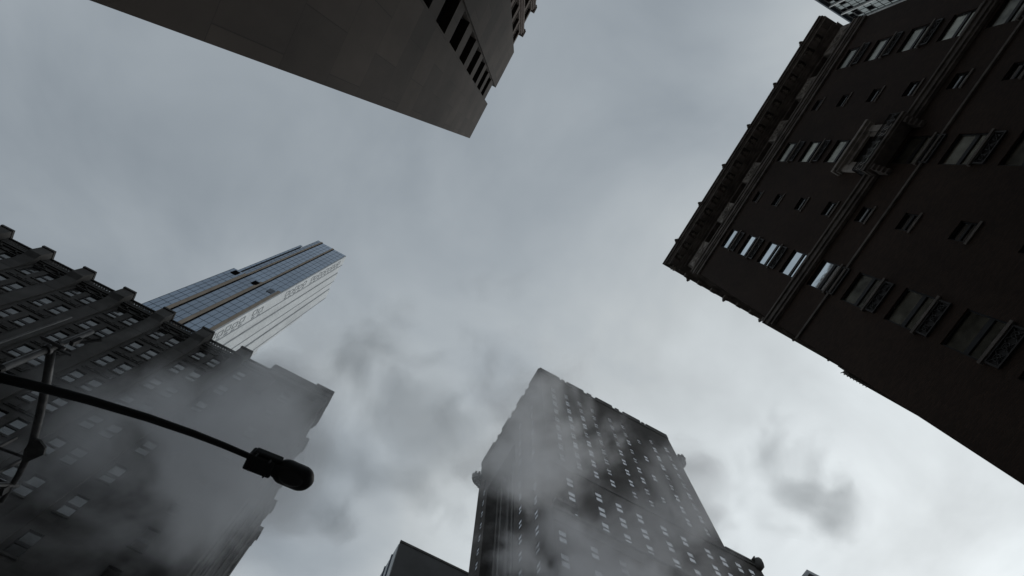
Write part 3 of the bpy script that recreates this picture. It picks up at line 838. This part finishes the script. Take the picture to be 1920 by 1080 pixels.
    # belts
    for (z, w_, h_) in ((1.750*D, 0.35, 0.5), (2.075*D, 0.2, 0.35), (1.69*D, 0.15, 0.2)):
        p = MB(); fr.box(p, XA-0.1, XB-0.1 if z > HW else XW2, 0.005, w_, z, z+h_); p.build('belt_course', M['cstone'], T, bevel=0.03)
    # balcony-like ledge seen in the gap of the steam
    p = MB(); fr.box(p, XA+0.2, XA+3.6, 0.0, 0.7, 1.79*D, 1.79*D+0.3)
    for k in range(8): fr.box(p, XA+0.3+k*0.45, XA+0.42+k*0.45, 0.55, 0.68, 1.79*D+0.3, 1.79*D+1.0)
    fr.box(p, XA+0.2, XA+3.6, 0.52, 0.7, 1.79*D+1.0, 1.79*D+1.1); p.build('ledge', M['cstone'], T)
    corner_ornament(T, XB, D+0.5, 99.4, 1, -0.1)
    corner_ornament(T, XA, YB-0.5, 101.5, -1, 0.1)
    # wing parapet and carved finial
    p = MB(); fr.box(p, XB+0.02, XW2+0.1, -0.6, 0.15, HW+0.01, HW+0.5); p.build('parapet', M['cstone'], T, bevel=0.03)
    p = MB(); p.tube([(XW2-0.6, D, HW-1.2), (XW2-0.1, D-0.2, HW-0.2), (XW2+0.2, D-0.35, HW+0.9), (XW2+0.5, D-0.5, HW+1.3)], [0.5, 0.8, 0.6, 0.2], 8)
    p.tube([(XW2-0.9, D-.1, HW+0.4), (XW2-0.5, D-.5, HW+1.2)], [0.3, 0.12], 6)
    p.build('corner_finial', M['cstone'], T, smooth=True)
build_centre_tower()

# ================================================================== S and the far tip
def build_small():
    T = thing('smooth_grey_building', 'plain dark slab building with a pale striped flank, low between steam at the bottom edge', 'building', (30, 92, GZ))
    D = 80.0; X0 = 16.35; H = 101.2
    p = MB(); p.box((X0, D, GZ), (46, D+40, H)); p.build('body', M['conc'], T)
    p = MB(); p.box((X0-0.14, D+0.6, GZ), (X0-0.01, D+12.5, H-0.4)); p.box((X0-0.3, D+7.5, GZ), (X0-0.141, D+12.5, H-5)); p.build('pale_flank', M['white'], T)
    for k in range(3):
        q = MB(); q.box((X0-0.42, D+3.0+k*3.3, GZ), (X0-0.301 if k > 1 else X0-0.141, D+3.35+k*3.3, H-1-4*(k > 1))); q.build('flank_rib', M['mullion'], T)
    p = MB(); p.box((X0-0.1, D-0.12, H-0.45), (46.1, D+0.3, H+0.12)); p.build('coping', M['cstone'], T)
build_small()
T = thing('far_tower', 'small grey roof corner just entering at the lower right of the bottom edge', 'building', (110, 60, GZ))
p = MB(); p.box((101.8, 48.2, GZ), (125, 75, 110)); p.build('body', M['conc'], T)
p = MB(); p.box((101.6, 48.0, 109.2), (125.2, 75.2, 110.4)); p.build('coping', M['slab'], T)

# ================================================================== street lamp
PX, PY = -3.77, 4.62
def build_lamp():
    T = thing('street_lamp', 'black street lamp head on a long curved arm, silhouetted at lower left', 'street lamp', (PX, PY, GZ+0.13))
    p = MB(); p.tube([(PX, PY, GZ+0.13), (PX, PY, 2.0), (PX, PY, 6.85)], [0.10, 0.07, 0.032], 16); p.tube([(PX, PY, GZ+0.14), (PX, PY, GZ+0.5)], [0.24, 0.16], 12)
    p.build('pole', M['steel'], T, smooth=True)
    p = MB(); p.tube([(PX, PY, 5.15), (PX, PY, 5.55)], 0.052, 14)
    for z in (5.2, 5.5): p.tube([(PX, PY, z-0.02), (PX, PY, z+0.02)], 0.062, 14)
    p.build('arm_clamp', M['lampm'], T)
    arm = [(PX, 5.38, 0), ]
    # points measured: (x, z)
    ctl = [(-3.77, 5.36), (-3.33, 5.52), (-2.9, 5.665), (-2.3, 5.825), (-1.8, 5.92), (-1.45, 5.965), (-1.12, 5.99), (-1.0, 6.0)]
    a = MB(); a.tube([(x, PY-0.02, z) for x, z in ctl], [0.056, 0.053, 0.050, 0.046, 0.042, 0.038, 0.036, 0.035], 14)
    a.build('arm', M['lampm'], T, smooth=True)
    h = MB()
    # ballast box, tilted with the arm
    def bx(x0, x1, y0, y1, dz0, dz1):
        i = len(h.v)
        for x in (x0, x1):
            zc = 6.02+(x+0.9)*0.12
            for (y, dz) in ((y0, dz0), (y1, dz0), (y1, dz1), (y0, dz1)): h.v.append((x, PY+y, zc+dz))
        for k in range(4): h.f.append((i+k, i+(k+1) % 4, i+4+(k+1) % 4, i+4+k))
        h.f.append((i, i+3, i+2, i+1)); h.f.append((i+4, i+5, i+6, i+7))
    bx(-1.13, -0.80, -0.10, 0.13, -0.07, 0.10)
    bx(-1.09, -0.76, -0.145, -0.101, -0.04, 0.06)
    bx(-0.80, -0.72, -0.09, 0.10, -0.06, 0.08)
    h.build('ballast_housing', M['lampm'], T, bevel=0.02)
    # rounded head: stadium outline in rings
    hd = MB(); n = 28; rings = [(-0.085, 0.55), (-0.075, 0.80), (-0.045, 0.95), (0.0, 1.0), (0.05, 0.93), (0.09, 0.7), (0.105, 0.35)]
    for (dz, s) in rings:
        for j in range(n):
            t = 2*math.pi*j/n
            ex = 0.09 if math.cos(t) > 0 else -0.09
            x = -0.57+ex*s+0.165*s*math.cos(t); y = 0.165*s*math.sin(t)
            hd.v.append((x, PY+0.01+y, 6.07+(x+0.57)*0.10+dz))
    for r in range(len(rings)-1):
        for j in range(n): hd.f.append((r*n+j, r*n+(j+1) % n, (r+1)*n+(j+1) % n, (r+1)*n+j))
    hd.f.append(tuple(reversed(range(n)))); hd.f.append(tuple((len(rings)-1)*n+j for j in range(n)))
    ho = hd.build('lamp_head', M['lampm'], T, smooth=True)
    q = MB(); q.tube([(-0.95, PY+0.02, 6.10), (-0.95, PY+0.02, 6.20), (-0.95, PY+0.02, 6.23)], [0.045, 0.045, 0.02], 12); q.build('photocell', M['lampm'], T)
    q = MB()
    for (bx_, by_) in ((-0.87, -0.125), (-1.04, -0.125), (-1.05, 0.09), (-0.86, 0.09)): q.tube([(bx_, PY+by_, 5.90), (bx_, PY+by_, 5.96)], 0.011, 8)
    q.build('bolts', M['steel'], T)
    ln = MB()
    for (dz, s) in ((-0.125, 0.55), (-0.105, 0.8), (-0.082, 0.9)):
        for j in range(n):
            t = 2*math.pi*j/n; x = -0.57+0.12*s*1.5*math.cos(t); y = 0.125*s*math.sin(t)
            ln.v.append((x, PY+0.01+y, 6.07+(x+0.57)*0.10+dz+0.015))
    for r in range(2):
        for j in range(n): ln.f.append((r*n+j, r*n+(j+1) % n, (r+1)*n+(j+1) % n, (r+1)*n+j))
    ln.f.append(tuple(reversed(range(n))))
    ln.build('lens', M['lens'], ho, smooth=True)
build_lamp()

def build_mast():
    T = thing('traffic_signal_mast', 'steel mast arm with clamps, plate and black signal head, hazy at the lower left edge', 'traffic signal', (PX-0.28, PY-0.05, GZ+0.13))
    # thinner upright standing beside the lamp pole
    p = MB(); p.tube([(PX-0.24, PY-0.12, GZ+0.13), (PX-0.24, PY-0.12, 6.75)], [0.02, 0.013], 10)
    p.build('upright', M['steel'], T, smooth=True)
    p = MB(); y0 = PY+0.06
    p.tube([(PX, y0, 6.22), (PX+0.07, y0+0.35, 6.22), (PX+0.15, 5.5, 6.2), (PX+0.2, 5.85, 6.18), (PX+0.22, 6.05, 6.17)], [0.05, 0.048, 0.046, 0.045, 0.044], 14)
    arm = p.build('mast_arm', M['steel'], T, smooth=True)
    p = MB()
    for z in (6.14, 6.30): p.tube([(PX, PY, z-0.02), (PX, PY, z+0.02)], 0.062, 16)
    p.tube([(PX-0.14, PY-0.06, 6.22), (PX+0.14, PY-0.06, 6.22)], 0.022, 8); p.tube([(PX-0.1, PY+0.05, 6.3), (PX+0.14, PY+0.1, 6.38)], 0.016, 8)
    p.box((PX+0.05, PY-0.06, 6.4), (PX+0.10, PY+0.0, 6.55)); p.tube([(PX+0.08, PY, 6.5), (PX+0.22, PY-0.05, 6.7)], [0.012, 0.03], 8)
    p.build('clamp', M['steel'], T)
    p = MB()
    poly = [(0.0, 0.05), (0.10, 0.04), (0.19, 0.1), (0.2, 0.2), (0.08, 0.36), (0.0, 0.45), (-0.03, 0.25)]
    p.prism([(PX+0.2+a, 5.75+b_) for a, b_ in poly], None, 6.13, 6.16, lambda a, b_, w_: (a, b_, w_))
    p.build('gusset_plate', M['steel'], T)
    p = MB()
    p.tube([(PX+0.22, 6.05, 6.17), (PX+0.2, 6.4, 6.16), (PX+0.16, 6.8, 6.1)], [0.042, 0.036, 0.028], 12)
    p.tube([(PX+0.05, 6.3, 5.75), (PX+0.12, 6.3, 6.5)], 0.028, 10)
    p.tube([(PX-0.12, 6.1, 5.6), (PX-0.10, 6.1, 6.35)], 0.026, 10); p.tube([(PX-0.12, 6.1, 6.1), (PX+0.2, 6.12, 6.16)], 0.018, 8)
    p.box((PX+0.02, 6.5, 6.0), (PX+0.2, 6.62, 6.1)); p.tube([(PX+0.1, 6.42, 5.9), (PX+0.22, 6.58, 6.2)], 0.03, 8)
    p.build('bracket', M['steel'], T)
    # signal head hanging from the arm
    hx, hy = PX+0.10, 6.85
    p = MB(); p.box((hx-0.15, hy-0.12, 4.9), (hx+0.15, hy+0.14, 6.0)); so = p.build('signal_housing', M['lampm'], T, bevel=0.04)
    for k, mm in enumerate((M['green'], M['amber'], M['red'])):
        z = 5.1+k*0.35
        q = MB(); n = 14
        for j in range(n):
            a0, a1 = -0.3+(math.pi+0.6)*j/n, -0.3+(math.pi+0.6)*(j+1)/n
            pa = (hx+0.125*math.cos(a0), z+0.125*math.sin(a0)); pb = (hx+0.125*math.cos(a1), z+0.125*math.sin(a1))
            q.quad((pa[0], hy-0.12, pa[1]), (pb[0], hy-0.12, pb[1]), (pb[0], hy-0.36, pb[1]), (pa[0], hy-0.36, pa[1]))
        q.closed = False
        vo = q.build('visor', M['lampm'], so)
        vo.modifiers.new('thick', 'SOLIDIFY').thickness = 0.008
        q = MB(); q.tube([(hx, hy-0.121, z), (hx, hy-0.15, z)], [0.11, 0.08], 14); q.build('signal_lens', mm, so)
    p = MB(); pts = [(hx+0.19, hy-0.3, 5.6), (hx+0.2, hy-0.16, 5.75), (hx+0.2, hy-0.02, 5.82), (hx+0.18, hy+0.12, 5.8)]
    p.tube(pts, [0.02, 0.045, 0.045, 0.01], 10); p.build('visor_highlight', M['fin'], T, smooth=True)  # added pale piece, stands in for the highlight on a signal visor
build_mast()

# ================================================================== steam
def steam(label, c, r, scale, dens, core, off, amp=2.8, fall=1.7, col=(0.93, 0.94, 0.96), soft=0.8, aniso=0.55):
    """a lump of real steam: noise-broken density that thins out towards its rim"""
    name = 'steam'
    mt = bpy.data.materials.new(name+'_volume'); mt.use_nodes = True
    t = mt.node_tree; t.nodes.clear(); L = t.links.new
    o_ = t.nodes.new('ShaderNodeOutputMaterial'); v = t.nodes.new('ShaderNodeVolumePrincipled')
    v.inputs['Color'].default_value = (*col, 1); v.inputs['Anisotropy'].default_value = aniso
    L(v.outputs[0], o_.inputs['Volume'])
    def mth(op, a, b, c_=None):
        n = t.nodes.new('ShaderNodeMath'); n.operation = op
        for k, q in enumerate((a, b, c_)):
            if q is None: continue
            if isinstance(q, (int, float)): n.inputs[k].default_value = q
            else: L(q, n.inputs[k])
        return n.outputs[0]
    tcn = t.nodes.new('ShaderNodeTexCoord')
    ln = t.nodes.new('ShaderNodeVectorMath'); ln.operation = 'LENGTH'; L(tcn.outputs['Object'], ln.inputs[0])
    ge = t.nodes.new('ShaderNodeNewGeometry')
    mpn = t.nodes.new('ShaderNodeMapping'); mpn.inputs['Location'].default_value = off
    L(ge.outputs['Position'], mpn.inputs[0])
    no = t.nodes.new('ShaderNodeTexNoise'); no.inputs['Scale'].default_value = scale
    no.inputs['Detail'].default_value = 6; no.inputs['Roughness'].default_value = 0.56; no.inputs['Distortion'].default_value = 0.4
    L(mpn.outputs[0], no.inputs[0])
    a = mth('MULTIPLY_ADD', mth('SUBTRACT', no.outputs[0], 0.5), amp, core)
    a = mth('MULTIPLY_ADD', mth('POWER', ln.outputs['Value'], 2.0), -fall, a)
    mrn = t.nodes.new('ShaderNodeMapRange'); L(a, mrn.inputs[0]); mrn.interpolation_type = 'SMOOTHSTEP'
    mrn.inputs[1].default_value = 0.0; mrn.inputs[2].default_value = soft
    mrn.inputs[3].default_value = 0; mrn.inputs[4].default_value = dens
    rim = mth('SUBTRACT', 1.0, mth('POWER', ln.outputs['Value'], 4.0)); rim = mth('MAXIMUM', rim, 0.0)
    L(mth('MULTIPLY', mrn.outputs[0], rim), v.inputs['Density'])
    bm = bmesh.new(); bmesh.ops.create_icosphere(bm, subdivisions=3, radius=1.0)
    me = bpy.data.meshes.new(name); bm.to_mesh(me); bm.free(); me.materials.append(mt)
    o = bpy.data.objects.new(name, me); C.objects.link(o)
    o.location = c; o.scale = r
    o['kind'] = 'stuff'; o['label'] = label; o['category'] = 'steam'
    return o
# position = slope from the eye * height
def at(sx, sy, z): return (sx*z, sy*z, z)
steam('thick grey steam drifting over the left stone building behind the street lamp', at(-0.26, 0.82, 26), (10.5, 10.0, 7.0), 0.19, 0.30, 0.72, (3, 1, 5), amp=4.4)
steam('thin steam low over the bottom left of the stone building', at(-0.40, 1.0, 15), (8.5, 6.5, 4.0), 0.28, 0.24, 0.30, (8, 1, 5), amp=4.0, col=(0.85, 0.86, 0.88))
steam('grey steam veiling the left side of the crenellated tower', at(0.27, 0.43, 31), (8.5, 8.5, 6.0), 0.22, 0.36, 0.60, (11, 4, 2), amp=4.0)
steam('thin steam blowing across the lower windows of the crenellated tower', at(0.54, 0.56, 28), (15.0, 11.0, 5.0), 0.26, 0.26, 0.50, (7, 9, 1), amp=4.5, col=(0.88, 0.89, 0.92), aniso=0.4)
steam('dark wisps of steam against the sky between the two dark towers', at(0.04, 0.55, 36), (16.0, 19.0, 5.0), 0.18, 0.15, 0.50, (1, 2, 8), amp=4.0, col=(0.60, 0.65, 0.69), aniso=0.0)
steam('loose dark puff of steam in the bright sky right of the crenellated tower', at(0.78, 0.30, 32), (9.0, 8.5, 4.0), 0.22, 0.17, 0.50, (5, 6, 3), amp=4.2, col=(0.60, 0.65, 0.69), aniso=0.0)
